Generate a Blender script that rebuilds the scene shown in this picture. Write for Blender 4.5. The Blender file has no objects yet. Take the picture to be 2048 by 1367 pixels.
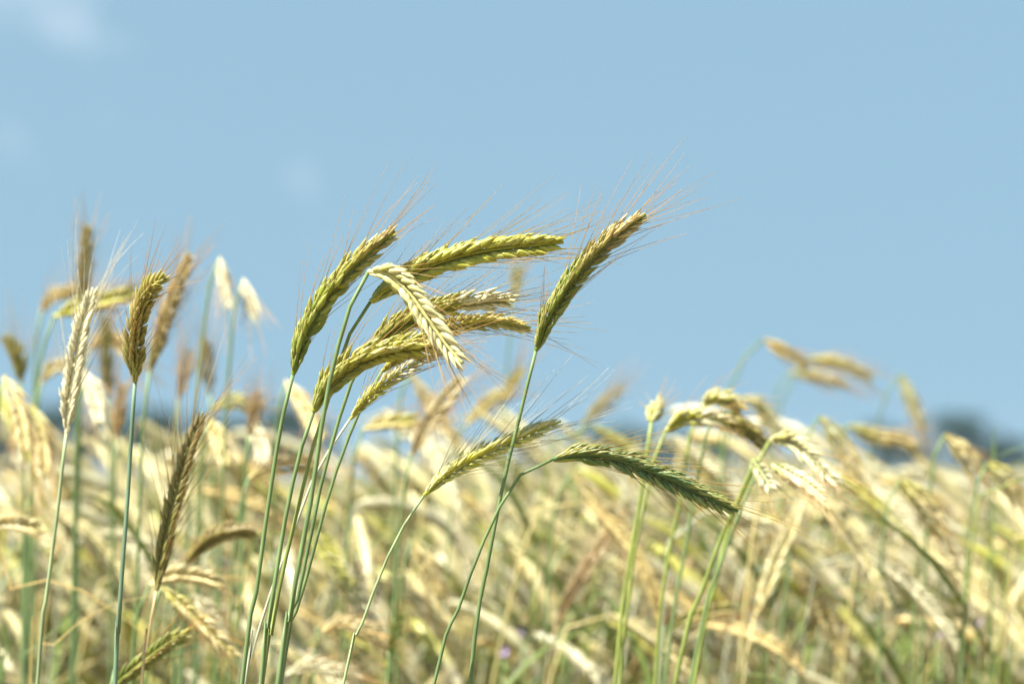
import bpy, math, random
import numpy as np
from mathutils import Vector, Matrix

random.seed(11)
rng = np.random.default_rng(11)
C = bpy.context.scene.collection
SC = bpy.context.scene

# ------------------------------------------------------------------ camera
CAM = np.array([0.0, 0.0, 1.30])
LENS = 105.0
FPX = LENS / 36.0 * 2048
HORIZON = 955.0
PITCH = math.atan((HORIZON - 683.5) / FPX)
FOCUS = 1.90
cd = bpy.data.cameras.new('camera')
cam = bpy.data.objects.new('camera', cd)
C.objects.link(cam)
cam.location = CAM
cam.rotation_euler = (math.pi / 2 + PITCH, 0, 0)
cd.lens = LENS
cd.sensor_width = 36
cd.clip_start = 0.05
cd.clip_end = 6000
cd.dof.use_dof = True
cd.dof.focus_distance = FOCUS
cd.dof.aperture_fstop = 5.0
cd.dof.aperture_blades = 9
SC.camera = cam
RM = np.array(cam.rotation_euler.to_matrix())


def at(px, py, d):
    """world point seen at photo pixel (px, py), d metres ahead of the camera"""
    return CAM + RM @ np.array([(px - 1024) / FPX * d, (683.5 - py) / FPX * d, -d])


# ------------------------------------------------------------------ light
SUN_EL, SUN_AZ = math.radians(56), math.radians(-122)   # azimuth clockwise from +Y: left, a little behind the camera
w = bpy.data.worlds.new('World')
SC.world = w
w.use_nodes = True
nt = w.node_tree
nt.nodes.clear()
N = nt.nodes.new
out = N('ShaderNodeOutputWorld')
bg = N('ShaderNodeBackground')
sky = N('ShaderNodeTexSky')
sky.sky_type = 'NISHITA'
sky.sun_disc = False
sky.sun_elevation = SUN_EL
sky.sun_rotation = SUN_AZ
sky.air_density = 1.0
sky.dust_density = 0.6
sky.ozone_density = 1.6
tc = N('ShaderNodeTexCoord')
sep = N('ShaderNodeSeparateXYZ')
mz = N('ShaderNodeMath'); mz.operation = 'MULTIPLY_ADD'
mz.inputs[1].default_value = 0.10
mz.inputs[2].default_value = 0.31
comb = N('ShaderNodeCombineXYZ')
nrm = N('ShaderNodeVectorMath'); nrm.operation = 'NORMALIZE'
L = nt.links.new
L(tc.outputs['Generated'], sep.inputs[0])
L(sep.outputs[0], comb.inputs[0]); L(sep.outputs[1], comb.inputs[1])
L(sep.outputs[2], mz.inputs[0]); L(mz.outputs[0], comb.inputs[2])
L(comb.outputs[0], nrm.inputs[0]); L(nrm.outputs[0], sky.inputs[0])
tint = N('ShaderNodeMix'); tint.data_type = 'RGBA'; tint.blend_type = 'MULTIPLY'
tint.inputs[0].default_value = 1.0
tint.inputs[7].default_value = (.915, .95, .755, 1)
L(sky.outputs[0], tint.inputs[6])
# faint cloud wisps, each at its own direction in the sky
noi = N('ShaderNodeTexNoise'); noi.inputs['Scale'].default_value = 26; noi.inputs['Detail'].default_value = 5
noi.inputs['Roughness'].default_value = 0.55
L(tc.outputs['Generated'], noi.inputs['Vector'])
acc = None
CLOUDS = [(150, 0, .017, 1.0), (60, -10, .016, .7), (225, 35, .009, .5), (545, 378, .007, .28), (570, 392, .008, .33), (600, 408, .006, .2), (20, 310, .010, .35),
          (235, 275, .007, .2), (1130, 420, .009, .2), (610, 545, .009, .15)]
for (cx, cy, rad, st) in CLOUDS:
    v = at(cx, cy, 1.0) - CAM
    v /= np.linalg.norm(v)
    dist = N('ShaderNodeVectorMath'); dist.operation = 'DISTANCE'
    dist.inputs[1].default_value = tuple(v)
    warp = N('ShaderNodeVectorMath'); warp.operation = 'MULTIPLY_ADD'
    sub = N('ShaderNodeVectorMath'); sub.operation = 'SUBTRACT'
    L(noi.outputs['Color'], sub.inputs[0]); sub.inputs[1].default_value = (.5, .5, .5)
    L(sub.outputs[0], warp.inputs[0]); warp.inputs[1].default_value = (.07, .07, .07)
    L(tc.outputs['Generated'], warp.inputs[2])
    L(warp.outputs[0], dist.inputs[0])
    mr = N('ShaderNodeMapRange'); mr.interpolation_type = 'SMOOTHSTEP'
    mr.inputs[1].default_value = rad * 1.15; mr.inputs[2].default_value = 0.0
    mr.inputs[3].default_value = 0.0; mr.inputs[4].default_value = st
    L(dist.outputs['Value'], mr.inputs[0])
    if acc is None:
        acc = mr
    else:
        ad = N('ShaderNodeMath'); ad.operation = 'MAXIMUM'
        L(acc.outputs[0], ad.inputs[0]); L(mr.outputs[0], ad.inputs[1])
        acc = ad
cm = N('ShaderNodeMath'); cm.operation = 'MULTIPLY'; cm.inputs[1].default_value = 0.20
L(acc.outputs[0], cm.inputs[0])
cl = N('ShaderNodeMix'); cl.data_type = 'RGBA'
L(cm.outputs[0], cl.inputs[0]); L(tint.outputs[2], cl.inputs[6])
cl.inputs[7].default_value = (7.2, 7.0, 7.5, 1)
L(cl.outputs[2], bg.inputs[0])
bg.inputs[1].default_value = 0.0715
L(bg.outputs[0], out.inputs[0])

sl = bpy.data.lights.new('sun', 'SUN')
sun = bpy.data.objects.new('sun', sl)
C.objects.link(sun)
sl.energy = 5.0
sl.angle = math.radians(0.5)
sl.color = (1.0, 0.96, 0.88)
sdir = Vector((math.sin(SUN_AZ) * math.cos(SUN_EL), math.cos(SUN_AZ) * math.cos(SUN_EL), math.sin(SUN_EL)))
sun.rotation_euler = sdir.to_track_quat('Z', 'Y').to_euler()
sun.location = (-3, -2, 6)

SC.view_settings.view_transform = 'Standard'
SC.view_settings.look = 'None'
SC.view_settings.exposure = 1.64
SC.view_settings.gamma = 1.0
SC.render.engine = 'CYCLES'
SC.cycles.use_denoising = True
SC.cycles.max_bounces = 6
SC.cycles.volume_bounces = 0
SC.cycles.transparent_max_bounces = 8


# ------------------------------------------------------------------ materials
def plant_material(name, rough, trans, var, bump_scale, spec=0.35, streak=False):
    m = bpy.data.materials.new(name)
    m.use_nodes = True
    t = m.node_tree
    t.nodes.clear()
    n = t.nodes.new
    l = t.links.new
    o = n('ShaderNodeOutputMaterial')
    p = n('ShaderNodeBsdfPrincipled')
    tr = n('ShaderNodeBsdfTranslucent')
    mix = n('ShaderNodeMixShader')
    mix.inputs[0].default_value = trans
    a = n('ShaderNodeVertexColor'); a.layer_name = 'tint'
    no = n('ShaderNodeTexNoise')
    no.inputs['Scale'].default_value = bump_scale
    no.inputs['Detail'].default_value = 4
    co = n('ShaderNodeTexCoord')
    if streak:
        mp = n('ShaderNodeMapping'); mp.inputs['Scale'].default_value = (1, 1, .06)
        l(co.outputs['Object'], mp.inputs[0]); l(mp.outputs[0], no.inputs['Vector'])
    else:
        l(co.outputs['Object'], no.inputs['Vector'])
    oi = n('ShaderNodeObjectInfo')
    mr = n('ShaderNodeMapRange')
    mr.inputs[1].default_value = .25; mr.inputs[2].default_value = .75
    mr.inputs[3].default_value = 1 - var; mr.inputs[4].default_value = 1 + var
    l(no.outputs['Fac'], mr.inputs[0])
    hs = n('ShaderNodeHueSaturation')
    l(a.outputs['Color'], hs.inputs['Color'])
    l(mr.outputs[0], hs.inputs['Value'])
    l(hs.outputs[0], p.inputs['Base Color'])
    l(hs.outputs[0], tr.inputs['Color'])
    p.inputs['Roughness'].default_value = rough
    p.inputs['Specular IOR Level'].default_value = spec
    bu = n('ShaderNodeBump'); bu.inputs['Strength'].default_value = .25; bu.inputs['Distance'].default_value = .0005
    l(no.outputs['Fac'], bu.inputs['Height']); l(bu.outputs[0], p.inputs['Normal'])
    l(p.outputs[0], mix.inputs[1]); l(tr.outputs[0], mix.inputs[2])
    l(mix.outputs[0], o.inputs[0])
    return m


M_EAR = plant_material('rye_husk', .36, .29, .22, 420, .5)
M_AWN = plant_material('rye_awn', .40, .55, .10, 200, .5)
M_STEM = plant_material('rye_stalk', .5, .08, .32, 260, .4, True)
M_LEAF = plant_material('rye_leaf', .5, .35, .20, 120, .4)
M_CROWN = plant_material('tree_leaves', .6, .25, .25, .6, .25)
M_BARK = plant_material('bark', .9, 0, .3, 3, .1)
M_PETAL = plant_material('petal', .6, .4, .1, 200, .2)

gm = bpy.data.materials.new('soil_and_stubble')
gm.use_nodes = True
t = gm.node_tree
p = t.nodes['Principled BSDF']
p.inputs['Roughness'].default_value = .95
no = t.nodes.new('ShaderNodeTexNoise'); no.inputs['Scale'].default_value = 9; no.inputs['Detail'].default_value = 8
co = t.nodes.new('ShaderNodeTexCoord'); t.links.new(co.outputs['Object'], no.inputs['Vector'])
rp = t.nodes.new('ShaderNodeValToRGB')
rp.color_ramp.elements[0].color = (.10, .075, .045, 1); rp.color_ramp.elements[0].position = .3
rp.color_ramp.elements[1].color = (.26, .21, .11, 1); rp.color_ramp.elements[1].position = .7
t.links.new(no.outputs['Fac'], rp.inputs[0]); t.links.new(rp.outputs[0], p.inputs['Base Color'])


# ------------------------------------------------------------------ mesh helpers
class MB:
    """collects vertices, faces and a colour per vertex; build() links ONE mesh object"""

    def __init__(self):
        self.v, self.f, self.c, self.n = [], [], [], 0

    def add(self, v, f, c):
        v = np.asarray(v, float).reshape(-1, 3)
        c = np.asarray(c, float)
        if c.ndim == 1:
            c = np.tile(c, (len(v), 1))
        self.v.append(v); self.c.append(c)
        self.f.append(np.asarray(f, np.int64) + self.n)      # quads; a repeated last index = triangle
        self.n += len(v)

    def arrays(self):
        return np.concatenate(self.v), np.concatenate(self.f), np.concatenate(self.c)

    def mesh(self, name, mat, origin=(0, 0, 0)):
        v, f, c = self.arrays()
        return make_mesh(name, v - np.asarray(origin), f, c, mat)


def make_mesh(name, v, f, c, mat, smooth=True):
    me = bpy.data.meshes.new(name)
    tri = f[:, 2] == f[:, 3]
    order = np.concatenate([f[~tri].ravel(), f[tri][:, :3].ravel()])
    nq, ntq = int((~tri).sum()), int(tri.sum())
    me.vertices.add(len(v)); me.vertices.foreach_set('co', v.astype(np.float32).ravel())
    me.loops.add(len(order)); me.loops.foreach_set('vertex_index', order.astype(np.int32))
    me.polygons.add(nq + ntq)
    starts = np.concatenate([np.arange(nq) * 4, nq * 4 + np.arange(ntq) * 3])
    me.polygons.foreach_set('loop_start', starts.astype(np.int32))
    me.update(calc_edges=True)
    if smooth:
        me.polygons.foreach_set('use_smooth', np.ones(nq + ntq, bool))
    ca = me.color_attributes.new('tint', 'FLOAT_COLOR', 'POINT')
    ca.data.foreach_set('color', np.concatenate([np.clip(c, 0, 1), np.ones((len(c), 1))], 1).astype(np.float32).ravel())
    me.materials.append(mat)
    return me


def link(name, me, parent=None, loc=None):
    o = bpy.data.objects.new(name, me)
    C.objects.link(o)
    if parent:
        o.parent = parent
    if loc is not None:
        o.location = loc
    return o


def spline(pts, n):
    """Catmull-Rom through the points, resampled evenly by length"""
    p = np.asarray(pts, float)
    if len(p) == 2:
        p = np.array([p[0], (p[0] + p[1]) / 2, p[1]])
    q = np.concatenate([[2 * p[0] - p[1]], p, [2 * p[-1] - p[-2]]])
    res = []
    for i in range(1, len(q) - 2):
        for u in np.linspace(0, 1, 14, endpoint=False):
            a, b, c_, d = q[i - 1], q[i], q[i + 1], q[i + 2]
            res.append(.5 * ((2 * b) + (-a + c_) * u + (2 * a - 5 * b + 4 * c_ - d) * u * u + (-a + 3 * b - 3 * c_ + d) * u ** 3))
    res.append(p[-1])
    res = np.array(res)
    s = np.concatenate([[0], np.cumsum(np.linalg.norm(np.diff(res, axis=0), axis=1))])
    tt = np.linspace(0, s[-1], n)
    return np.stack([np.interp(tt, s, res[:, k]) for k in range(3)], 1), s[-1]


def unit(a):
    return a / (np.linalg.norm(a, axis=-1, keepdims=True) + 1e-12)


def frames(path, face):
    """tangents and two side vectors; face = direction that the second side vector leans to"""
    T = unit(np.gradient(path, axis=0))
    U = unit(np.cross(T, face))
    W = np.cross(U, T)
    return T, U, W


def tube(mb, path, rad, col, sides=7, face=(0, -1, 0.01), cap=True):
    path = np.asarray(path)
    n = len(path)
    rad = np.broadcast_to(np.asarray(rad, float), (n,))
    T, U, W = frames(path, np.asarray(face, float))
    a = np.arange(sides) / sides * 2 * math.pi
    v = path[:, None, :] + rad[:, None, None] * (np.cos(a)[None, :, None] * U[:, None, :] + np.sin(a)[None, :, None] * W[:, None, :])
    col = np.asarray(col, float)
    c = np.tile(col, (n * sides, 1)) if col.ndim == 1 else np.repeat(col, sides, 0)
    i = np.arange(n - 1)[:, None] * sides
    j = np.arange(sides)[None, :]
    j2 = (j + 1) % sides
    f = np.stack([i + j, i + j2, i + sides + j2, i + sides + j], -1).reshape(-1, 4)
    if cap:
        k = n * sides
        v = np.concatenate([v.reshape(-1, 3), path[-1:]])
        c = np.concatenate([c, c[-1:]])
        jj = np.arange(sides)
        b = (n - 1) * sides
        ft = np.stack([b + jj, b + (jj + 1) % sides, np.full(sides, k), np.full(sides, k)], -1)
        f = np.concatenate([f, ft])
    mb.add(v.reshape(-1, 3), f, c)


def ribbon(mb, path, width, col, face, fold=.25):
    """a folded leaf blade: three vertices across (edge, midrib, edge)"""
    path = np.asarray(path)
    n = len(path)
    T, U, W = frames(path, np.asarray(face, float))
    width = np.asarray(width)[:, None]
    v = np.stack([path - U * width, path - W * width * fold, path + U * width], 1).reshape(-1, 3)
    col = np.asarray(col, float)
    c = np.tile(col, (n * 3, 1)) if col.ndim == 1 else np.repeat(col, 3, 0)
    i = np.arange(n - 1)[:, None] * 3
    j = np.arange(2)[None, :]
    f = np.stack([i + j, i + j + 1, i + 4 + j, i + 3 + j], -1).reshape(-1, 4)
    mb.add(v, f, c)


# floret template (one husked grain): z 0..1 along, x across, y out; profile swollen low and pointed at the tip
def floret_template(rings, sides):
    tz = np.linspace(0, 1, rings)
    prof = np.interp(tz, [0, .10, .28, .48, .68, .86, 1], [.38, .72, .98, 1.0, .70, .32, .06])
    a = np.arange(sides) / sides * 2 * math.pi
    keel = 1 + .28 * np.clip(np.cos(a), 0, 1) ** 6           # ridge down the outer face
    v = np.zeros((rings, sides, 3))
    v[:, :, 0] = prof[:, None] * np.cos(a)[None, :] * keel[None, :]
    v[:, :, 1] = prof[:, None] * np.sin(a)[None, :] * keel[None, :]
    v[:, :, 2] = tz[:, None]
    v[:, :, 0] += (.55 * tz * (1 - tz))[:, None]               # belly outwards
    i = np.arange(rings - 1)[:, None] * sides
    j = np.arange(sides)[None, :]
    j2 = (j + 1) % sides
    f = np.stack([i + j, i + j2, i + sides + j2, i + sides + j], -1).reshape(-1, 4)
    return v.reshape(-1, 3), f, np.repeat(tz, sides), np.tile(np.cos(a), rings)


FL_HI = floret_template(8, 9)
FL_MID = floret_template(5, 6)

# albedos
GREEN = np.array((.14, .18, .018)); YELG = np.array((.42, .405, .05)); STRAW = np.array((.68, .56, .24))
PALE = np.array((.73, .67, .44)); TAN = np.array((.48, .35, .16)); ORANGE = np.array((.64, .45, .16))
BROWN = np.array((.24, .15, .065)); BLUEG = np.array((.085, .155, .052)); OLIVE = np.array((.24, .22, .055))
AWN_TAN = np.array((.70, .47, .20)); AWN_WHITE = np.array((.82, .77, .66)); AWN_GOLD = np.array((.64, .45, .15))
ST_BLUE = np.array((.130, .205, .125)); ST_GREEN = np.array((.14, .205, .07)); ST_YEL = np.array((.24, .29, .06)); ST_PALE = np.array((.42, .42, .30))


def ramp(stops, s):
    xs = [k for k, _ in stops]
    cs = np.array([c for _, c in stops])
    return np.array([np.interp(s, xs, cs[:, k]) for k in range(3)])


def make_ear(path_pts, halfw, stops, pale, awn_col, face, roll=.5, awn_len=.045, awn_bend=(0, 0, 0), hi=True,
             pitch=.0027, awn_every=1, splay=1.0, r=None, twist=.15, plump=1.0):
    """returns (ear MB, beard MB)"""
    r = r or random
    ear, beard = MB(), MB()
    P, length = spline(path_pts, 60)
    n = max(10, int(length / pitch))
    T, U, W = frames(P, np.asarray(face, float))
    tv, tf, tz, ta = FL_HI if hi else FL_MID
    k = halfw / .0073
    # rachis
    tube(ear, P, np.linspace(.0016, .0010, len(P)) * k, ramp(stops, .3), 6, face)
    bend = np.asarray(awn_bend, float)
    for i in range(n):
        s = (i + .2) / n
        x = s * (len(P) - 1) * .955
        i0 = min(int(x), len(P) - 2); fr = x - i0
        p_ = P[i0] * (1 - fr) + P[i0 + 1] * fr
        T_, U_, W_ = T[i0], U[i0], W[i0]
        ro = roll + twist * math.sin(s * 3 + roll * 5)
        side = 1 if i % 2 == 0 else -1
        u = (math.cos(ro) * U_ + math.sin(ro) * W_) * side
        v = (-math.sin(ro) * U_ + math.cos(ro) * W_)
        env = np.interp(s, [0, .05, .16, .5, .82, 1], [.38, .62, .92, 1.0, .86, .52])
        basecol = ramp(stops, min(1, max(0, s + r.uniform(-.06, .06))))
        missing = r.random() < .03
        for b in (-1, 1, 0) if hi else (-1, 1):
            if missing and b == 1:
                continue
            g = r.uniform(.82, 1.18)
            th = math.radians(r.uniform(15, 26)) * env * splay
            ph = math.radians(r.uniform(6, 18)) * b * env
            a = unit(T_ * math.cos(th) + u * math.sin(th) + v * math.sin(ph) + np.array([r.gauss(0, .035) for _ in range(3)]))
            o_ = unit(u * (.55 + r.gauss(0, .18)) + v * b * (.85 + r.gauss(0, .18)))                 # keel looks outwards
            o_ = unit(o_ - a * np.dot(o_, a))
            q_ = np.cross(a, o_)
            fl = (.0124 if b else .0108) * k ** .5 * g * np.interp(s, [0, .1, .8, 1], [.85, 1, 1, .8])
            fw = .00166 * plump * k * env * r.uniform(.85, 1.15)
            pos = p_ + (u * (.0021 + r.gauss(0, .0002)) + v * b * (.0019 + r.gauss(0, .0002)) + T_ * r.gauss(0, .0005)) * k * env
            vv = pos + tv[:, 0:1] * fw * o_ * .92 + tv[:, 1:2] * fw * q_ + tv[:, 2:3] * fl * a
            j = r.uniform(.72, 1.25)
            mixp = r.random() ** 3 * .55
            c0 = basecol * .88 * j * (1 - mixp) + pale * mixp
            edge = np.clip(-ta * .9 + .05, 0, 1)[:, None] * .60   # papery margins
            tipf = np.clip((tz - .66) / .34, 0, 1)[:, None] * .75
            cc = c0[None] * (1 - edge) + pale[None] * edge
            cc = cc * (1 - tipf) + (pale * .75 + awn_col * .25)[None] * tipf
            cc = cc * (1 + .10 * np.sin(ta * 7 + tz * 2))[:, None]
            ear.add(vv, tf, cc)
            # thin outer glume
            if hi and r.random() < .75:
                gl = fl * r.uniform(.62, .8)
                gp = pos + u * .0011 * k * env - v * b * .0004 * k
                ga = unit(a + u * .13)
                gpath = gp[None] + np.linspace(0, 1, 4)[:, None] * gl * ga[None]
                tube(ear, gpath, np.array([.0007, .0008, .0005, .0001]) * k, pale * .55 + basecol * .45, 4, v)
            # awn
            if b and (i * 2 + (b > 0)) % awn_every == 0 and r.random() < .68:
                al = awn_len * r.uniform(.6, 1.15) * np.interp(s, [0, .25, .8, 1], [.55, .9, 1.05, .9])
                tip = pos + fl * a * .96
                ad = unit(a * .75 + T_ * .3 + u * r.uniform(-.02, .14) * splay + v * b * r.uniform(-.02, .10) + np.array([r.gauss(0, .05) for _ in range(3)]))
                tt = np.linspace(0, 1, 7)[:, None]
                curl = np.array([r.gauss(0, .07) for _ in range(3)]) + bend
                ap = tip + (tt * ad + tt ** 2 * curl) * al
                cA = awn_col * r.uniform(.8, 1.2)
                cB = c0 * .5 + cA * .5
                ac = cB[None] * (1 - tt) ** 2 + cA[None] * (1 - (1 - tt) ** 2)
                tube(beard, ap, np.linspace(.00026, .00009, 7) * (1 if hi else 1.6), ac, 3, face, cap=False)
    return ear, beard


def make_stem(pts, r0, r1, col_bot, col_top, n=34, sides=8):
    """pts run from the ground up to the neck"""
    mb = MB()
    P, _ = spline(pts, n)
    tt = np.linspace(0, 1, n)
    rad = r0 + (r1 - r0) * tt ** 1.1
    for node in (.36, .62):
        rad = rad * (1 + .22 * np.exp(-((tt - node) / .012) ** 2))
    c = np.asarray(col_bot)[None] * (1 - tt[:, None]) + np.asarray(col_top)[None] * tt[:, None]
    tube(mb, P, rad, c, sides, (0, -1, .02))
    return mb


def leaf_blade(mb, base, az, length, width, droop, col, up=1.0, n=9):
    d = np.array([math.sin(az), math.cos(az), 0])
    tt = np.linspace(0, 1, n)
    path = base + np.outer(tt, d) * length * .75 + np.outer(tt * up - droop * tt ** 2, [0, 0, 1]) * length
    wd = width * np.interp(tt, [0, .15, .5, 1], [.6, 1, .85, .04])
    ribbon(mb, path, wd, col, np.cross(d, [0, 0, 1]) * .2 + np.array([0, 0, 1.0]), .3)


# ------------------------------------------------------------------ things
def thing(name, label, cat, loc=(0, 0, 0), group=None):
    o = bpy.data.objects.new(name, None)
    o.empty_display_size = .05
    C.objects.link(o)
    o.location = loc
    o['label'] = label; o['category'] = cat
    if group:
        o['group'] = group
    return o


def tag(o, label, cat, group=None):
    o['label'] = label; o['category'] = cat
    if group:
        o['group'] = group
    return o


def assemble(root, stem, ear, beard, leaf, origin):
    link('stem', stem.mesh('stem', M_STEM, origin), root)
    e = link('ear', ear.mesh('ear', M_EAR, origin), root)
    if beard.n:
        link('beard', beard.mesh('beard', M_AWN, origin), e)
    for lf in leaf:
        link('leaf', lf.mesh('leaf', M_LEAF, origin), root)


# ground
gv = np.array([(-3000, -200, 0), (3000, -200, 0), (3000, 4000, 0), (-3000, 4000, 0)], float)
g = link('ground', make_mesh('ground', gv, np.array([[0, 1, 2, 3]]), np.ones((4, 3)) * .2, gm, False))
g['kind'] = 'structure'


def placed(label, ear_px, d, width_px, stops, pale, stem_px, stem_w=(13, 7), stem_col=(ST_BLUE, ST_GREEN), awn=AWN_TAN,
           dd=0.0, roll=.5, awn_mm=42, bend=(0, 0, 0), hi=True, group=None, leaf=None, sd=0.0, splay=1.0, awn_every=1, twist=.15, plump=1.0, pitch=.0027):
    """a plant at its own distance d: the ear runs base to tip, the stalk from the ear down to the ground"""
    m = len(ear_px)
    E = [at(x, y, d + dd * i / (m - 1)) for i, (x, y) in enumerate(ear_px)]
    S = [E[0]] + [at(x, y, d + sd * (i + 1) / len(stem_px)) for i, (x, y) in enumerate(stem_px)]
    last, prev = S[-1], S[-2]
    dirv = (last - prev) / max(1e-6, prev[2] - last[2])
    dirv = np.clip(dirv, -.35, .35)
    h = last[2]
    S.append(last + np.array([dirv[0] * h * .30, dirv[1] * h * .3, -h * .42]))
    S.append(np.array([last[0] + dirv[0] * h * .48, last[1] + dirv[1] * h * .48, 0.0]))
    S = S[::-1]
    base = S[0]
    mm = d / FPX
    face = unit(CAM - E[0])
    r = random.Random(label)
    ear, beard = make_ear(E, width_px * mm / 2, stops, pale, awn, face, roll, awn_mm / 1000, bend, hi, awn_every=awn_every, r=r, splay=splay, twist=twist, plump=plump, pitch=pitch)
    stem = make_stem(S, stem_w[0] * mm / 2 * 1.15, stem_w[1] * mm / 2, stem_col[0], stem_col[1], 60, 9)
    lfs = []
    P, _ = spline(S, 40)
    for k in range(2):
        lf = MB(); lfs.append(lf)
        i = r.choice((14, 18, 22)) - 5 * k
        leaf_blade(lf, P[i], r.uniform(0, 6.28), r.uniform(.14, .2), .0045, r.uniform(.9, 1.4), ST_GREEN * r.uniform(.8, 1.5) + .06)
    root = thing('rye_plant', label, 'rye', base, group)
    assemble(root, stem, ear, beard, lfs, base)
    return root


FPALE = np.array((.77, .715, .46))
FSTRAW = np.array((.68, .595, .28))
FP = [(0, FPALE * .9), (1, FPALE)]
G1 = [(0, GREEN * 1.2), (.3, GREEN * 1.5), (.7, YELG * .8), (1, TAN * .9)]
G2 = [(0, GREEN), (.5, GREEN * 1.25), (.68, OLIVE * 1.2), (.8, TAN * 1.2), (1, STRAW)]
G3 = [(0, GREEN * 1.4), (.3, YELG * 1.0), (1, YELG * 1.3)]
GP = [(0, YELG * .9), (.35, YELG * 1.25), (.65, PALE * .85), (1, STRAW * 1.05)]
PL = [(0, PALE * .9), (1, PALE)]
BG = [(0, YELG), (.12, GREEN * 1.2), (.3, BLUEG * 1.2), (.7, BLUEG * 1.3), (1, YELG * .6 + BLUEG * .6 + .04)]
YS = [(0, YELG * 1.1), (.5, STRAW), (1, STRAW * 1.1)]
SS = [(0, STRAW), (1, STRAW * 1.1)]
OR = [(0, ORANGE), (.5, STRAW), (1, ORANGE)]
DK = [(0, OLIVE * 1.15), (1, OLIVE * .9 + TAN * .35)]
BR = [(0, BROWN * 1.5), (1, TAN * 1.15)]
PGR = PALE * .30 + YELG * .72
WIND = (.12, 0, .02)

BUNDLE = 'tall rye ears standing above the crop'
# ---- the sharp plants
placed('tall green rye ear with tan tip leaning right, left of the bent white ear', [(586, 748), (603, 683), (640, 612), (690, 548), (745, 498), (790, 462)], 1.90, 47, G1, PGR,
       [(583, 760), (560, 860), (535, 1020), (510, 1200), (484, 1367)], (15, 8), roll=-.6, awn_mm=46, bend=(.05, 0, .10), group=BUNDLE, plump=1.1)
placed('pale cream rye ear bent over and hanging down across the green ears', [(737, 543), (775, 548), (815, 580), (852, 632), (892, 688), (926, 726)], 1.86, 50,
       [(0, YELG), (.2, YELG * .7 + PALE * .35), (1, YELG * .35 + PALE * .7)], PALE,
       [(724, 557), (711, 580), (690, 645), (665, 735), (648, 825), (641, 868), (620, 1010), (592, 1157), (574, 1268), (556, 1367)], (20, 8), (ST_BLUE, ST_GREEN), AWN_TAN, dd=-.03, roll=-.15, awn_mm=46, group=BUNDLE, plump=1.15)
placed('plump yellow green rye ear reaching right, topmost of the central bundle', [(741, 603), (790, 566), (850, 535), (920, 512), (1000, 497), (1080, 489), (1127, 484)], 1.91, 52, G3, PGR,
       [(737, 608), (705, 656), (682, 715), (665, 770), (650, 820), (634, 862), (602, 990), (580, 1082), (562, 1157), (538, 1290), (524, 1367)], (14, 7), (ST_BLUE, ST_YEL * .8), AWN_GOLD, roll=-.3, awn_mm=48, bend=(.1, 0, .05), group=BUNDLE, plump=1.2)
placed('rye ear with whitened tip reaching right under the topmost yellow green ear', [(734, 700), (785, 657), (850, 626), (920, 607), (975, 601), (1028, 602)], 1.93, 46,
       [(0, GREEN * 1.3), (.6, YELG * 1.1), (.72, PALE), (1, PALE * 1.1)], PGR,
       [(728, 708), (697, 779), (671, 862), (643, 964), (625, 1053), (608, 1134), (588, 1231), (560, 1367)], (14, 7), (ST_BLUE, ST_GREEN), AWN_GOLD, roll=-.7, awn_mm=46, bend=(.1, 0, .08), group=BUNDLE)
placed('thick green rye ear arching right, lowest of the large central ears', [(627, 822), (656, 770), (712, 724), (785, 698), (850, 690), (893, 690)], 1.885, 54,
       [(0, GREEN * 1.2), (.4, YELG * .8), (.8, YELG), (1, STRAW)], PGR,
       [(622, 832), (612, 862), (590, 945), (570, 1040), (552, 1150), (535, 1260), (522, 1367)], (15, 8), roll=-.8, awn_mm=46, bend=(.1, 0, .06), group=BUNDLE)
placed('golden rye ear behind the bent pale ear, its tip pointing level right', [(764, 742), (825, 692), (895, 655), (975, 643), (1062, 655)], 1.945, 36,
       [(0, YELG), (.5, YELG), (1, YELG * .5 + STRAW * .6)], STRAW,
       [(757, 750), (735, 787), (702, 862), (665, 964), (639, 1056), (612, 1157), (590, 1231), (562, 1367)], (13, 6), (ST_BLUE, ST_GREEN), AWN_GOLD, roll=-.45, awn_mm=46, bend=(.12, 0, .02), group=BUNDLE)
placed('slim pale green rye ear on a thin bent stalk, lowest of the central bundle', [(700, 838), (742, 790), (795, 748), (845, 717), (885, 702)], 1.93, 27, GP, PALE * .9,
       [(682, 862), (628, 953), (599, 1030), (569, 1112), (538, 1194), (500, 1320), (490, 1367)], (9, 5), (ST_GREEN, ST_PALE), AWN_GOLD, roll=-.3, awn_mm=34, group=BUNDLE)
placed('tallest green rye ear leaning right with straw tip, alone against the sky', [(1072, 700), (1093, 643), (1133, 576), (1185, 512), (1240, 463), (1291, 429)], 1.90, 45, G2, PGR * .8 + TAN * .15,
       [(1070, 708), (1055, 768), (1040, 830), (1022, 900), (1006, 971), (995, 1022), (964, 1190), (940, 1367)], (15, 7), roll=-.6, awn_mm=50, bend=(.06, 0, .05), group=BUNDLE)
placed('dark blue green rye ear drooping right on an arched stalk', [(1106, 918), (1155, 908), (1215, 913), (1290, 937), (1360, 967), (1420, 996), (1476, 1022)], 1.89, 47, BG, PGR * .75,
       [(1070, 927), (1040, 950), (1005, 1003), (980, 1052), (940, 1150), (902, 1262), (868, 1367)], (12, 6), awn=AWN_GOLD, roll=-.45, awn_mm=50, bend=(.05, 0, -.02), group=BUNDLE, plump=.85)
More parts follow.
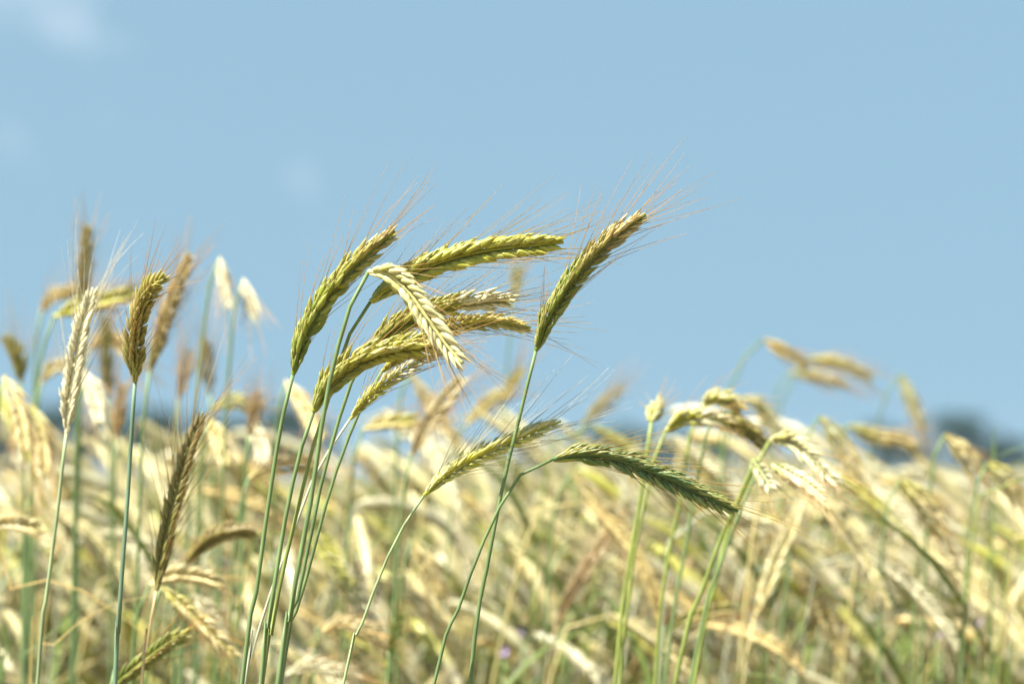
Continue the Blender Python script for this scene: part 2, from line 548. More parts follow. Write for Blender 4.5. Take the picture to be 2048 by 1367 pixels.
placed('slender light green rye ear with white awns, right of the central bundle', [(848, 990), (882, 958), (940, 920), (1000, 892), (1060, 866), (1122, 842)], 1.92, 33,
       [(0, YELG * 1.25), (.7, YELG * 1.5), (1, PALE)], PALE * .8 + YELG * .25,
       [(830, 1010), (800, 1065), (770, 1125), (735, 1215), (710, 1290), (687, 1367)], (11, 5), (ST_GREEN * 1.3, ST_GREEN * 1.2 + ST_PALE * .3), AWN_WHITE, dd=.03, roll=-.35, awn_mm=56, bend=(.04, 0, .06), group=BUNDLE)
placed('upright pale cream rye ear at far left with white awns', [(133, 865), (139, 800), (150, 728), (163, 660), (175, 615), (186, 575)], 2.02, 37, PL, PALE,
       [(130, 880), (120, 980), (105, 1100), (88, 1230), (75, 1367)], (10, 7), (ST_GREEN * 1.2, ST_GREEN * .9 + ST_PALE * .35), AWN_WHITE, roll=.2, awn_mm=52, bend=(.02, 0, .05), group=BUNDLE)
placed('short plump olive rye ear with nodding tip on straight stalk, left side', [(270, 762), (268, 712), (272, 662), (284, 612), (303, 578), (326, 560)], 1.96, 52,
       [(0, GREEN * 1.2), (.3, OLIVE), (.7, OLIVE * 1.4), (1, YELG)], STRAW * .8,
       [(269, 775), (262, 880), (255, 1000), (245, 1130), (235, 1280), (230, 1367)], (15, 8), (ST_BLUE, ST_BLUE), AWN_TAN, dd=-.05, roll=1.2, awn_mm=34, splay=1.4, group=BUNDLE, plump=.85, pitch=.0021)
placed('brownish green rye ear with long tan awns, low on the left', [(313, 1180), (324, 1112), (341, 1030), (362, 950), (382, 882), (407, 822)], 2.05, 33,
       [(0, OLIVE), (.5, OLIVE * 1.1), (1, TAN * .65)], STRAW * .6,
       [(310, 1190), (302, 1240), (290, 1310), (283, 1367)], (9, 6), (ST_PALE * .7, TAN), AWN_TAN, roll=.4, awn_mm=58, bend=(.04, 0, .08), group=BUNDLE)
placed('dark green rye ear leaning right at the bottom left edge', [(225, 1375), (262, 1342), (310, 1305), (378, 1258)], 2.10, 34, [(0, GREEN), (.7, GREEN * 1.1), (1, YELG)], PGR,
       [(222, 1385), (212, 1420)], (10, 6), roll=.9, awn_mm=40, group=BUNDLE)

# ---- right hand cluster, a little out of focus
CL = 'ears of the right hand cluster'
placed('short pale rye ear seen end on, atop an upright stalk of the right cluster', [(1303, 842), (1310, 822), (1316, 800)], 2.22, 34, [(0, YELG), (1, YELG * .5 + PALE * .45)], PALE, [(1300, 850), (1295, 900), (1280, 1000), (1258, 1130), (1230, 1367)], (11, 7), (ST_YEL * .7, ST_YEL), dd=.05, awn_mm=30, group=CL, roll=.9)
placed('small arched yellow rye ear, uppermost of the right cluster', [(1402, 812), (1425, 797), (1455, 800), (1482, 818)], 2.25, 38, [(0, YELG * 1.2), (.7, YELG * .7 + PALE * .4), (1, ORANGE)], PALE, [(1390, 835), (1378, 880), (1360, 1000), (1330, 1150), (1310, 1367)], (10, 6), (ST_YEL, ST_YEL), awn_mm=34, group=CL, roll=-.6)
placed('arched pale green rye ear, leftmost drooping ear of the right cluster', [(1332, 860), (1365, 838), (1415, 834), (1460, 850)], 2.22, 40, GP, PALE, [(1312, 905), (1300, 960), (1270, 1100), (1248, 1280), (1240, 1367)], (10, 6), (ST_GREEN * 1.3, ST_YEL), awn_mm=34, group=CL, roll=-.2)
placed('dark underside of a rye ear hanging in the middle of the right cluster', [(1432, 825), (1462, 838), (1498, 862), (1532, 890)], 2.27, 42, [(0, OLIVE), (.6, OLIVE * .9), (1, PALE * .7)], OLIVE * 1.3, [(1415, 850), (1395, 960), (1370, 1100), (1330, 1367)], (10, 6), awn_mm=34, group=CL, roll=1.2)
placed('bright cream rye ear arching over at the right end of the right cluster', [(1540, 880), (1575, 878), (1612, 903), (1646, 938), (1680, 968)], 2.22, 40, [(0, YELG), (.3, YELG * .4 + FPALE * .5), (1, FPALE * .9)], FPALE, [(1527, 893), (1504, 950), (1455, 1060), (1425, 1200), (1388, 1367)], (11, 7), (ST_GREEN, ST_YEL), dd=-.04, awn_mm=42, group=CL, roll=-.3)
placed('short white and green rye ear hanging at the stalk of the right cluster', [(1506, 918), (1520, 940), (1545, 978)], 2.18, 34, [(0, GREEN * 1.3), (1, PALE)], PALE, [(1512, 905), (1492, 965), (1448, 1060), (1398, 1200), (1350, 1367)], (13, 8), (ST_GREEN, ST_YEL * .8), awn_mm=38, group=CL, roll=-.1, dd=-.03)
placed('slim rye ear with tan tip, lowest hanging ear of the right cluster', [(1545, 930), (1580, 948), (1615, 968), (1652, 1000)], 2.17, 34, [(0, GREEN * 1.7), (.4, PALE), (1, ORANGE)], PALE, [(1528, 922), (1500, 975), (1440, 1130), (1380, 1367)], (10, 6), awn_mm=40, group=CL, roll=.2, dd=-.05)

# ---- blurred single plants that stand out above the crop
TOPB = 'blurred rye ears rising above the crop'


def blurred(label, ear_px, d, wpx, stops, pale, stem_px, **k):
    k.setdefault('stem_w', (9, 6)); k.setdefault('group', TOPB); k.setdefault('awn_mm', 34)
    return placed(label, ear_px, d, wpx, stops, pale, stem_px, hi=d < 2.32, roll=k.pop('roll', random.uniform(-1.1, .3)), **k)


blurred('blurred dark olive upright rye ear behind the pale ear at far left', [(163, 610), (168, 545), (176, 452)], 2.45, 30, DK, TAN, [(160, 640), (155, 800), (150, 1000)])
blurred('blurred tan rye ear leaning right beside the plump olive ear', [(299, 742), (320, 670), (348, 590), (381, 506)], 2.35, 32, [(0, OLIVE), (.5, TAN), (1, TAN * 1.2)], STRAW, [(297, 760), (287, 850), (280, 1000)], stem_col=(ST_GREEN, ST_GREEN))
blurred('blurred yellow rye ear lying nearly level at far left, under an orange one', [(108, 633), (160, 612), (215, 598), (275, 584)], 2.5, 40, [(0, YELG * 1.3), (1, YELG * 1.2)], STRAW, [(100, 645), (82, 720), (70, 800), (60, 1000)])
blurred('blurred orange rye ear arching left to right at far left', [(82, 625), (105, 595), (165, 576)], 2.75, 30, OR, STRAW, [(78, 640), (70, 720), (66, 900)])
blurred('blurred dark olive rye ear curling left at the left edge', [(42, 765), (36, 715), (12, 672)], 2.55, 34, DK, OLIVE, [(43, 790), (46, 900), (50, 1100)])
blurred('blurred white rye ear hanging from a thin stalk, left of its twin', [(440, 514), (448, 560), (456, 616)], 2.5, 25, [(0, PALE), (1, PALE)], PALE, dd=-.02, stem_px=[(428, 530), (416, 590), (404, 690), (392, 800), (380, 1000)], stem_w=(8, 6))
blurred('blurred cream rye ear hanging from a thin stalk, right of its whiter twin', [(487, 558), (500, 600), (513, 638)], 2.52, 26, [(0, PALE), (1, YELG * .4 + PALE * .65)], PALE, dd=-.03, stem_px=[(476, 575), (466, 640), (455, 780), (445, 1000)], stem_w=(8, 6))
blurred('blurred dark upright rye ear between the pale and the plump ears at left', [(218, 800), (214, 730), (210, 630)], 2.7, 26, DK, OLIVE, [(220, 850), (222, 1050)])
blurred('blurred orange rye ear arching over at left, below the level yellow one', [(176, 700), (205, 678), (245, 692), (282, 740)], 2.75, 40, OR, STRAW, [(168, 730), (160, 820), (158, 1000)])
blurred('blurred brown upright rye ear left of the two hanging white ears', [(358, 800), (368, 750), (379, 700)], 2.6, 24, BR, TAN, [(354, 830), (345, 1000)])
blurred('blurred grey olive upright rye ear above the brownish green ear', [(420, 790), (415, 735), (410, 680)], 2.7, 26, DK, TAN, [(424, 830), (428, 1000)])
blurred('blurred brown upright rye ear between the leaning green ear and left group', [(498, 872), (507, 830), (516, 788)], 2.5, 28, BR, TAN, [(495, 900), (485, 1100)])
blurred('blurred yellow rye ear pointing level right beside the brown upright ear', [(428, 815), (465, 803), (500, 812)], 2.6, 32, [(0, YELG * 1.4), (1, YELG)], STRAW, [(418, 835), (405, 950), (400, 1100)])
blurred('blurred olive rye ear in the sky behind the whitened tip', [(1026, 606), (1031, 572), (1037, 532)], 2.85, 24, [(0, OLIVE * 1.6), (1, OLIVE * 1.8)], STRAW, [(1022, 650), (1012, 760), (1005, 1000)], stem_w=(5, 4))
blurred('blurred tan rye ear slanting up right below the bent pale ear', [(822, 910), (850, 855), (885, 805), (925, 755)], 2.4, 36, [(0, TAN), (1, STRAW)], PALE * .8, [(815, 930), (800, 1050), (790, 1200)])
blurred('blurred straw rye ear slanting down right behind the tan slanting ear', [(820, 745), (850, 790), (885, 845), (920, 890)], 2.7, 30, SS, PALE, [(812, 750), (800, 800), (790, 1000)])
blurred('blurred yellow rye ear lying level below the central bundle', [(725, 858), (770, 845), (835, 838)], 2.55, 34, [(0, STRAW), (1, YELG * 1.3)], STRAW, [(715, 875), (700, 1000), (690, 1200)])
blurred('blurred olive straw rye ear slanting up right, left of the tallest stalk', [(930, 850), (975, 805), (1010, 785), (1045, 735)], 2.8, 28, [(0, STRAW), (1, OLIVE * 1.8)], STRAW, [(920, 870), (905, 1000)])
blurred('blurred orange rye ear hanging right, highest ear of the right sky', [(1528, 678), (1560, 697), (1590, 715), (1615, 732)], 2.8, 30, OR, STRAW, [(1510, 685), (1482, 725), (1460, 790), (1440, 900)], stem_w=(6, 5))
blurred('blurred long straw rye ear drooping right of the orange one', [(1612, 720), (1660, 722), (1705, 736), (1745, 757)], 2.95, 28, YS, PALE, [(1598, 735), (1560, 820), (1540, 960)], stem_w=(5, 4))
blurred('blurred greenish straw rye ear below the long drooping one', [(1578, 745), (1630, 752), (1692, 770)], 3.0, 26, YS, STRAW, [(1560, 752), (1545, 830), (1535, 960)], stem_w=(5, 4))
blurred('blurred pale rye ear hanging steeply near the dark tree at right', [(1802, 748), (1820, 795), (1845, 858)], 3.0, 28, [(0, YELG * 1.1), (1, PALE)], PALE, [(1790, 755), (1768, 800), (1745, 900), (1735, 1000)], stem_w=(5, 4))
blurred('blurred pale yellow rye ear hanging behind the right cluster', [(1482, 795), (1510, 805), (1540, 840), (1562, 880)], 2.7, 32, [(0, YELG), (1, PALE)], PALE, [(1470, 805), (1450, 900), (1440, 1000)])
blurred('blurred long straw rye ear hanging down right, right of the right cluster', [(1640, 832), (1672, 870), (1700, 920), (1728, 985)], 2.6, 38, YS, PALE, [(1625, 840), (1600, 940), (1580, 1100)])
blurred('blurred yellow rye ear arching right under the steeply hanging ear', [(1695, 850), (1745, 870), (1805, 880), (1835, 910)], 2.9, 34, YS, STRAW, [(1680, 870), (1665, 960), (1660, 1100)])
blurred('blurred straw rye ear hanging in front of the dark tree at right', [(1890, 868), (1925, 905), (1965, 960)], 2.55, 42, SS, PALE, [(1875, 880), (1860, 980), (1850, 1150)])
blurred('blurred pale rye ear hanging at the right edge under the dark tree', [(1975, 925), (2005, 950), (2040, 1000)], 2.5, 44, YS, PALE, [(1960, 940), (1940, 1050), (1930, 1200)])

blurred('blurred broad pale rye ear hanging at the left edge above the crop', [(8, 752), (28, 790), (45, 845), (52, 905)], 2.4, 42, SS, FPALE, [(0, 765), (-8, 900), (-12, 1100)], dd=-.02)
blurred('blurred pale rye ear hanging between the left edge and the pale upright ear', [(62, 810), (80, 850), (90, 900), (92, 950)], 2.5, 38, YS, FPALE, [(55, 830), (48, 950), (46, 1150)], dd=-.02)
blurred('blurred straw rye ear arching over right of the dark curling ear at left', [(82, 765), (105, 738), (140, 738), (168, 775)], 2.65, 36, SS, PALE, [(76, 790), (70, 900), (68, 1100)])
blurred('blurred cream rye ear hanging right of the upright pale ear at left', [(172, 745), (190, 790), (202, 845)], 2.55, 36, FP, FPALE, [(164, 760), (156, 880), (152, 1100)], dd=-.04)
blurred('blurred orange brown upright rye ear below the plump olive ear', [(232, 880), (238, 820), (246, 765)], 2.6, 28, BR, TAN, [(230, 910), (226, 1100)])
blurred('blurred pale rye ear slanting down right just right of the leaning green ear', [(572, 762), (598, 795), (625, 840), (645, 880)], 2.6, 34, SS, PALE, [(564, 775), (552, 880), (548, 1100)], dd=-.04)
blurred('blurred cream rye ear hanging right of the brown upright ear at centre left', [(505, 840), (520, 880), (532, 930)], 2.55, 38, FP, FPALE, [(498, 850), (486, 960), (480, 1150)], dd=-.04)
blurred('blurred pale yellow rye ear hanging above the brownish green ear awns', [(418, 838), (440, 880), (455, 930)], 2.6, 40, YS, PALE, [(408, 850), (396, 960), (392, 1150)], dd=-.04)
blurred('blurred olive rye ear slanting up right beyond the white awned ear', [(1165, 850), (1200, 815), (1240, 778)], 2.85, 28, DK, STRAW, [(1158, 870), (1150, 1000)])

# ---- near the bottom, moderately blurred
LOW = 'moderately blurred rye ears in the lower crop'
blurred('pale straw rye ear pointing right below the brownish green ear', [(300, 1168), (345, 1150), (395, 1152), (446, 1166)], 2.28, 34, SS, PALE, [(288, 1180), (270, 1260), (262, 1367)], group=LOW)
blurred('yellow straw rye ear hanging down right at lower left', [(322, 1172), (370, 1215), (420, 1262), (472, 1312)], 2.22, 36, YS, PALE, [(314, 1185), (300, 1260), (292, 1367)], group=LOW)
blurred('pinkish white rye ear hanging behind the yellow straw one at lower left', [(385, 1185), (415, 1222), (445, 1270)], 2.4, 36, FP, FPALE, [(375, 1195), (362, 1280), (355, 1367)], group=LOW)
blurred('straw rye ear poking level into the photo at the left edge', [(-25, 1052), (20, 1045), (82, 1054)], 2.3, 34, SS, PALE, [(-40, 1080), (-50, 1200)], group=LOW)
blurred('dark shaded rye ear arching right at left, level with the low left edge ear', [(368, 1130), (400, 1092), (450, 1065), (515, 1062)], 2.3, 38, DK, TAN * .8, [(360, 1160), (350, 1250), (346, 1367)], group=LOW)
blurred('tan rye ear arching over beside the leftmost central stalk', [(498, 955), (535, 937), (590, 928), (640, 935)], 2.4, 34, SS, TAN, [(488, 975), (470, 1080), (462, 1250)], group=LOW)
blurred('orange straw rye ear arching right low between the central stalks', [(645, 1262), (680, 1246), (735, 1262), (785, 1290)], 2.38, 34, OR, PALE, [(635, 1280), (625, 1367)], group=LOW)
blurred('white straw rye ear arching right at the bottom beside the bundle', [(570, 1350), (610, 1332), (660, 1335), (720, 1350)], 2.35, 28, FP, FPALE, [(560, 1367), (550, 1420)], group=LOW)
blurred('long pinkish straw rye ear hanging below the dark blue green ear', [(1145, 945), (1195, 1000), (1230, 1060), (1262, 1130)], 2.6, 40, SS, PALE, [(1130, 950), (1105, 1050), (1095, 1200)], group=LOW)
blurred('straw rye ear hanging left of the arched stalk', [(825, 1080), (855, 1130), (885, 1190)], 2.5, 40, SS, PALE, [(815, 1090), (800, 1200), (792, 1367)], group=LOW)
blurred('olive rye ear leaning right low at the right cluster stalks', [(1340, 1258), (1385, 1232), (1470, 1212)], 2.45, 28, DK, YELG, [(1330, 1275), (1320, 1367)], group=LOW)
blurred('narrow dark green upright rye ear at bottom centre', [(780, 1310), (788, 1270), (800, 1225)], 2.35, 20, [(0, GREEN), (1, GREEN * 1.1)], GREEN, [(778, 1330), (774, 1400)], group=LOW, awn_mm=12)
blurred('long straw rye ear hanging in the lower right crop', [(1580, 1120), (1625, 1180), (1655, 1245), (1685, 1310)], 2.55, 42, SS, PALE, [(1565, 1130), (1540, 1230), (1530, 1367)], group=LOW)
blurred('long pale rye ear hanging steeply near the right edge', [(1870, 1030), (1900, 1090), (1925, 1160), (1940, 1250)], 2.6, 42, FP, FPALE, [(1855, 1040), (1835, 1150), (1825, 1300)], group=LOW)
blurred('long straw rye ear hanging from the crop top at right', [(1800, 960), (1850, 1010), (1890, 1075)], 2.5, 44, YS, PALE, [(1785, 970), (1765, 1080), (1760, 1250)], group=LOW)

# ------------------------------------------------------------------ the crop: plant patterns, then copies
WINDY = np.array([1.0, 0, 0])


def crop_plant(r, kind, tone, low=False):
    """one rye plant standing at the origin, about 1.2 m tall, leaning and nodding towards +x"""
    h = r.uniform(1.17, 1.27)
    lean = r.uniform(.03, .14)
    if kind == 'hanging':
        ang = [60, 10, -45, -68]
    elif kind == 'slanting':
        ang = [64, 20, -30, -54]
    elif kind == 'arching':
        ang = [72, 40, -5, -35]
    else:
        ang = [84, 76, 66, 55]
    ang = [a + r.uniform(-8, 8) for a in ang]
    S = [np.array([0, 0, 0]), np.array([lean * .15, 0, h * .4]), np.array([lean * .5, r.uniform(-.01, .01), h * .75]), np.array([lean, 0, h])]
    p = S[-1].copy()
    seg = .035 if kind != 'upright' else .03
    for a in ang[:2]:
        p = p + np.array([math.cos(math.radians(a)), r.uniform(-.15, .15), math.sin(math.radians(a))]) * seg
        S.append(p)
    el = r.uniform(.098, .128)
    E = [S[-1]]
    for a in np.interp(np.linspace(0, 1, 4), [0, 1], [ang[2], ang[3]]):
        E.append(E[-1] + np.array([math.cos(math.radians(a)), r.uniform(-.12, .12), math.sin(math.radians(a))]) * el / 4)
    tones = {'pale': (FP, FPALE), 'golden': (OR, STRAW), 'straw': ([(0, FSTRAW), (1, FSTRAW * 1.1)], FPALE), 'greenish': (GP, FPALE * .9), 'brown': (BR, TAN)}
    stops, pale = tones[tone]
    stc = {'pale': (ST_YEL, ST_PALE), 'golden': (ST_YEL * .8, STRAW * .8), 'straw': (ST_YEL, STRAW * .8), 'greenish': (ST_GREEN * 1.2, ST_YEL * .8), 'brown': (ST_YEL * .7, TAN)}[tone]
    hw = r.uniform(.0056, .0072)
    return S, E, stops, pale, stc, hw


def leaves_for(r, S, tone, count):
    lfs = []
    P, _ = spline(S, 30)
    for k in range(count):
        lf = MB(); lfs.append(lf)
        i = r.randint(14, 26)
        dry = r.random() < .3
        col = (STRAW * .8 if dry else np.array((.125, .165, .04))) * r.uniform(.8, 1.2)
        leaf_blade(lf, P[i], r.uniform(0, 6.28), r.uniform(.14, .26), r.uniform(.0028, .005), r.uniform(.4, 1.0), col)
    return lfs


PATTERNS = []
for k, (kind, tone) in enumerate([('hanging', 'pale'), ('hanging', 'straw'), ('slanting', 'straw'), ('slanting', 'pale'), ('hanging', 'greenish'), ('slanting', 'greenish'),
                                  ('hanging', 'golden'), ('arching', 'golden'), ('upright', 'brown'), ('upright', 'straw'), ('slanting', 'straw'), ('arching', 'pale')]):
    r = random.Random(100 + k)
    S, E, stops, pale, stc, hw = crop_plant(r, kind, tone)
    ear, beard = make_ear(E, hw, stops, pale, (AWN_WHITE + AWN_GOLD) / 2, np.array([.1, -1, .15]), r.uniform(0, 1.4), .034, (.05, 0, 0), False, awn_every=2, r=r)
    stem = make_stem(S, .0019, .0010, stc[0], stc[1], 30, 6)
    lf = leaves_for(r, S, tone, 2)
    PATTERNS.append((kind, tone, stem.mesh('stem', M_STEM), ear.mesh('ear', M_EAR), beard.mesh('beard', M_AWN), [q.mesh('leaf', M_LEAF) for q in lf]))

words = {'pale': 'pale cream', 'golden': 'golden orange', 'straw': 'straw coloured', 'greenish': 'greenish yellow', 'brown': 'brown'}
pose = {'hanging': 'hanging straight down', 'slanting': 'slanting down', 'arching': 'arching sideways', 'upright': 'standing upright'}


def top_shift(px):
    """how high the crop stands at this place across the field (m)"""
    return float(np.interp(px, [0, 60, 100, 180, 400, 470, 550, 650, 900, 1150, 1400, 1650, 1740, 2048], [.065, .055, .0, .065, .06, -.03, -.03, .03, .035, .02, .0, .008, -.025, -.025]))


wts = [2.0, 2.4, 3.6, 3.6, 2.4, 3.0, 1.0, .7, .5, .5, 3.6, .9]
r = random.Random(5)
NFIELD = 218
for i in range(NFIELD):
    d = 2.45 + 1.25 * ((i + r.random()) / NFIELD) ** .9
    px = r.uniform(-120, 2150)
    if px < 330:
        d = max(d, 2.7)
    base = at(px, HORIZON, d)
    idx = r.choices(range(len(PATTERNS)), wts)[0]
    kind, tone, ms, me_, mbd, ml = PATTERNS[idx]
    where = 'left' if px < 720 else ('middle' if px < 1330 else 'right')
    lab = f'{words[tone]} blurred rye ear {pose[kind]} in the dense crop at {where}'
    root = thing('rye_plant', lab, 'rye', (base[0] - .1, base[1], 0), f'crop at {where}: {words[tone]} ears {pose[kind]}')
    root.rotation_euler = (0, 0, r.gauss(0, .3 if px > 900 else .7))
    s = r.uniform(.93, 1.03) + top_shift(px) * max(.1, 1 - max(0, d - 2.6) / .8) - (0 if r.random() < .55 else r.uniform(0, .13)) - (.09 if kind == 'upright' else 0)
    root.scale = (1, 1, 1)
    z = (s - 1.0) * 1.2
    root.scale = (1 + z * .3, 1 + z * .3, 1 + z * .75)
    a = link('stem', ms, root); e = link('ear', me_, root); link('beard', mbd, e)
    for q in ml:
        link('leaf', q, root)

# the rest of the crop, beyond what one could count: one object
def simple_plant(r, kind, tone):
    S, E, stops, pale, stc, hw = crop_plant(r, kind, tone)
    mb = MB()
    P, _ = spline(S, 9)
    tt = np.linspace(0, 1, 9)[:, None]
    tube(mb, P, np.linspace(.0019, .0011, 9), stc[0] * (1 - tt) + stc[1] * tt, 4, cap=False)
    P, _ = spline(E, 14)
    sz = np.interp(np.linspace(0, 1, 14), [0, .1, .3, .75, 1], [.35, .8, 1, .9, .35]) * (1 + .16 * np.where(np.arange(14) % 2, 1, -1))
    c = np.array([ramp(stops, x) * r.uniform(.7, 1.0) * (1 - .3 * q) + pale * .3 * q for x, q in zip(np.linspace(0, 1, 14), [r.random() for _ in range(14)])])
    tube(mb, P, sz * hw * .95, c, 7)
    T, U, W = frames(P, np.array([0, -1., .1]))
    for k in range(18):
        i = r.randint(3, 13)
        an = r.uniform(0, 6.28)
        dv = unit(T[i] + .28 * (math.cos(an) * U[i] + math.sin(an) * W[i]))
        ap = P[i] + np.outer(np.array([.1, .5, 1]), dv) * .045
        tube(mb, ap, [.0004, .0003, .0001], AWN_WHITE * .8, 3, cap=False)
    lf = leaves_for(r, S, tone, 5)
    for q in lf:
        mb.add(*q.arrays())
    return mb.arrays()


SIMPLE = [simple_plant(random.Random(300 + k), kd, tn) for k, (kd, tn) in enumerate(
    [(p_[0], p_[1]) for p_ in PATTERNS] + [(p_[0], p_[1]) for p_ in PATTERNS])]
swt = wts + wts
fwt = [1, 1, 2, 1, 4, 5, 2, 2, 2, 2, 2, 1] * 2      # fewer pale ears further back: colour dims the overbright sunlit far band
V, F, CC, off = [], [], [], 0
r = random.Random(77)
spots = []
for (y0, y1, cnt, margin) in ((2.75, 3.8, 620, .05), (3.7, 6.0, 3200, .5), (6.0, 12.0, 2600, .6), (12.0, 30.0, 1800, 1), (30, 90, 1500, 2)):
    for i in range(cnt):
        y = y0 + (y1 - y0) * r.random() ** .8
        hwid = .174 * y + margin
        spots.append((r.uniform(-hwid, hwid), y))
for i in range(500):                     # the same crop beside the view
    y = r.uniform(2.45, 3.7)
    sgn = r.choice((-1, 1))
    spots.append((sgn * r.uniform(.19 * y + .06, .19 * y + .75), y))
for (x, y) in spots:
    si = r.choices(range(len(SIMPLE)), swt if y < 7 else fwt)[0]
    v, f, c = SIMPLE[si]
    px = x / y * FPX + 1024
    th = r.gauss(0, .32 if px > 900 else .6)
    sz = r.uniform(.94, 1.03) + float(np.interp(px, [400, 470, 560, 640, 1660, 1740, 2048], [.022, -.03, -.03, .022, .022, -.015, -.015])) * min(1, 4 / y) - .045 * min(1, max(0, (y - 3.6) / 2)) - (0 if r.random() < .6 else r.uniform(0, .1))
    if PATTERNS[si % len(PATTERNS)][0] == 'upright':
        sz -= .09
    ct, st = math.cos(th), math.sin(th)
    fat = 1.0 if y < 15 else min(2.2, y / 15)
    q = v.copy()
    q[:, 2] *= sz
    q = np.stack([q[:, 0] * ct - q[:, 1] * st, q[:, 0] * st + q[:, 1] * ct, q[:, 2]], 1)
    if fat > 1:
        q[:, :2] *= fat
    q += (x - .1, y, 0)
    V.append(q); F.append(f + off); CC.append(c * r.uniform(.8, 1.15)); off += len(v)
crop = link('rye_crop', make_mesh('rye_crop', np.concatenate(V), np.concatenate(F), np.concatenate(CC), M_EAR))
crop['kind'] = 'stuff'
crop['label'] = 'dense blurred rye crop stretching back to the trees'
del V, F, CC

# ------------------------------------------------------------------ dry and green blades
def blade(label, pts_px, d, w_px, col):
    P, _ = spline([at(x, y, d) for x, y in pts_px], 26)
    g0 = P[0].copy()
    low = np.array([[g0[0] - .02, g0[1], 0], [g0[0] - .01, g0[1], g0[2] * .5]])
    P, _ = spline(np.concatenate([low, P[::3], P[-1:]]), 50)
    mb = MB()
    mmw = w_px * d / FPX / 2
    ribbon(mb, P, mmw * np.interp(np.linspace(0, 1, 50), [0, .3, .7, 1], [.6, 1, .9, .08]), col, (.2, -1, .35), .35)
    o = link('grass_blade', mb.mesh('grass_blade', M_LEAF, low[0]), None, low[0])
    return tag(o, label, 'grass blade', 'loose leaf blades in the crop')


blade('orange dry blade arching over to the right at lower left', [(-10, 1210), (30, 1170), (90, 1158), (165, 1180), (230, 1222), (290, 1268)], 2.25, 13, ORANGE)
blade('golden dry blade rising right across the left stalks', [(60, 1345), (130, 1265), (210, 1212), (300, 1190)], 2.2, 9, AWN_GOLD)
blade('thin green blade slanting up behind the left stalks', [(-5, 1355), (60, 1300), (150, 1225), (240, 1165)], 2.3, 10, ST_GREEN * 1.2)
blade('broad green blade at the bottom left corner', [(2, 1400), (6, 1330), (14, 1270)], 2.4, 36, ST_GREEN * 1.4)
blade('green blade curving over at the right edge under the tree', [(1985, 960), (2000, 915), (2030, 890), (2070, 885)], 2.6, 12, ST_GREEN * 1.6)
blade('green blade among the stalks at bottom right of centre', [(1290, 1400), (1320, 1300), (1352, 1220)], 2.6, 24, ST_GREEN * 1.8)


# ------------------------------------------------------------------ small violet flowers
def flower(label, px, py, d):
    top = at(px, py, d)
    base = np.array([top[0] - .02, top[1], 0])
    root = thing('wild_flower', label, 'flower', base, 'small violet flowers in the crop')
    mb = MB()
    P, _ = spline([base, (base + top) / 2 + np.array([.01, 0, 0]), top], 14)
    tube(mb, P, np.linspace(.0013, .0008, 14), ST_GREEN * 1.2, 5)
    link('stem', mb.mesh('stem', M_STEM, base), root)
    pm = MB()
    for k in range(11):
        a = k / 11 * 6.28
        dv = np.array([math.cos(a) * .8, -.5, math.sin(a)])
        path = top + np.outer(np.linspace(0, 1, 4), unit(dv)) * .006
        ribbon(pm, path, np.array([.0008, .0028, .003, .0008]), (.50, .40, .58), (0, -1, .2))
    link('blossom', pm.mesh('blossom', M_PETAL, base), root)


flower('violet flower in the lower right crop, leftmost and highest of its three', 1872, 1212, 2.75)
flower('violet flower in the lower right crop, rightmost of its three', 1953, 1240, 2.75)
flower('violet flower in the lower right crop, lowest of its three', 1880, 1262, 2.75)
flower('violet flower in the crop at bottom centre, upper of two', 1046, 1258, 2.75)
flower('violet flower in the crop at bottom centre, lower of two', 1006, 1300, 2.75)


# ------------------------------------------------------------------ trees far behind
def crown_mesh(seed, h, wd):
    r = random.Random(seed)
    mb = MB()
    lobes = []
    for k in range(11):
        z = h * r.uniform(.30, .86)
        f = math.sin(math.pi * min(1, max(.1, (z / h - .12) / .95))) ** .7
        a = r.uniform(0, 6.28)
        rr = wd * .5 * f * r.uniform(.25, .75)
        lobes.append((np.array([math.cos(a) * rr, math.sin(a) * rr, z]), wd * r.uniform(.16, .28)))
    vs, cs = [], []
    for k in range(1500):
        c_, rd = r.choice(lobes)
        dv = unit(np.array([r.gauss(0, 1) for _ in range(3)]))
        p_ = c_ + dv * rd * r.uniform(.55, 1.08)
        a = unit(np.array([r.gauss(0, 1) for _ in range(3)])); b = unit(np.cross(a, dv + .01))
        sz = r.uniform(.22, .55)
        col = np.array((.015, .050, .030)) * r.uniform(.65, 1.4)
        vs.append([p_ - a * sz, p_ + b * sz * .6, p_ + a * sz, p_ - b * sz * .6]); cs.append([col] * 4)
    v = np.array(vs).reshape(-1, 3)
    mb.add(v, np.arange(len(v)).reshape(-1, 4), np.array(cs).reshape(-1, 3))
    return mb.mesh('crown', M_CROWN)


def trunk_mesh(seed, h):
    r = random.Random(seed)
    mb = MB()
    P, _ = spline([(0, 0, 0), (r.uniform(-.2, .2), 0, h * .35), (r.uniform(-.4, .4), 0, h * .75)], 10)
    tube(mb, P, np.linspace(.38, .10, 10) * h / 13, (.10, .075, .05), 8)
    for k in range(5):
        i = 3 + k
        a = r.uniform(0, 6.28)
        e = P[i] + np.array([math.cos(a) * h * .2, math.sin(a) * h * .2, h * .17])
        Q, _ = spline([P[i], (P[i] + e) / 2 + np.array([0, 0, -.3]), e], 6)
        tube(mb, Q, np.linspace(.14, .04, 6), (.10, .075, .05), 6)
    return mb.mesh('trunk', M_BARK)


TREES = [(crown_mesh(40 + k, 13, 10 + k), trunk_mesh(60 + k, 13)) for k in range(4)]
r = random.Random(9)
DT = 600.0


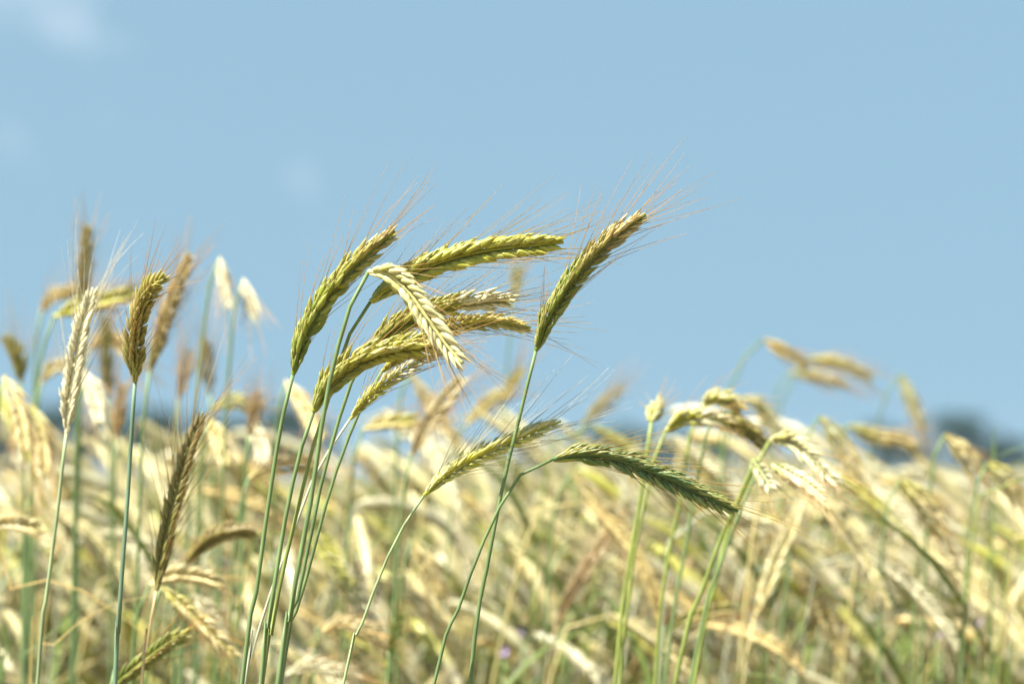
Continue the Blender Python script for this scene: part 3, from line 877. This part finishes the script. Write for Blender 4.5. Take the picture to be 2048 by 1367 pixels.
def tree(px, top_py, label, group=None, wide=1.0, d=DT):
    base = at(px, HORIZON, d)
    h = CAM[2] + (HORIZON - top_py) / FPX * d
    s = h / 13
    cm_, tm_ = r.choice(TREES)
    root = thing('tree', label, 'tree', (base[0], base[1], 0), group)
    root.scale = (s * wide, s * wide, s)
    root.rotation_euler = (0, 0, r.uniform(0, 6.28))
    link('trunk', tm_, root); link('crown', cm_, root)


for px in range(-60, 640, 58):
    tree(px + r.uniform(-18, 18), 822 + r.uniform(-14, 20), 'dark tree of the far wood glimpsed between the blurred ears at left', 'trees of the wood behind the left of the field', 1.25, DT + r.uniform(-30, 40))
for px in range(1190, 1500, 62):
    tree(px + r.uniform(-15, 15), 852 + r.uniform(-10, 16), 'dark tree of the low far wood behind the middle of the field', 'trees of the low wood behind the middle of the field', 1.3, DT + r.uniform(-20, 40))
tree(1762, 850, 'small rounded dark tree on the skyline, left of the large dark one', None, 1.1)
tree(1822, 860, 'small dark tree on the skyline between two larger ones', None, 1.1)
tree(1925, 828, 'largest rounded dark tree on the skyline near the right edge', None, 1.7)
tree(1985, 860, 'dark tree against the right flank of the largest skyline tree', None, 1.2)
tree(2045, 880, 'low dark tree on the skyline cut by the right edge', None, 1.2)
for px in range(680, 1180, 85):
    tree(px + r.uniform(-20, 20), 905 + r.uniform(-8, 8), 'low hazy tree on the skyline behind the central bundle', 'low trees behind the central bundle', 1.5, 900)

# ------------------------------------------------------------------ air
hv = np.array([(x, y, z) for z in (-1.0, 24.0) for (x, y) in ((-3100, -210), (3100, -210), (3100, 4100), (-3100, 4100))], float)
hf = np.array([[0, 3, 2, 1], [4, 5, 6, 7], [0, 1, 5, 4], [1, 2, 6, 5], [2, 3, 7, 6], [3, 0, 4, 7]])
hm = bpy.data.materials.new('haze')
hm.use_nodes = True
t = hm.node_tree
t.nodes.clear()
o = t.nodes.new('ShaderNodeOutputMaterial')
vp = t.nodes.new('ShaderNodeVolumePrincipled')
vp.inputs['Color'].default_value = (.80, .90, 1.0, 1)
vp.inputs['Density'].default_value = .00007
vp.inputs['Anisotropy'].default_value = .2
t.links.new(vp.outputs[0], o.inputs['Volume'])
hz = link('haze', make_mesh('haze', hv, hf, np.ones((8, 3)), hm, False))
hz['kind'] = 'stuff'
hz['label'] = 'pale summer haze over the field'
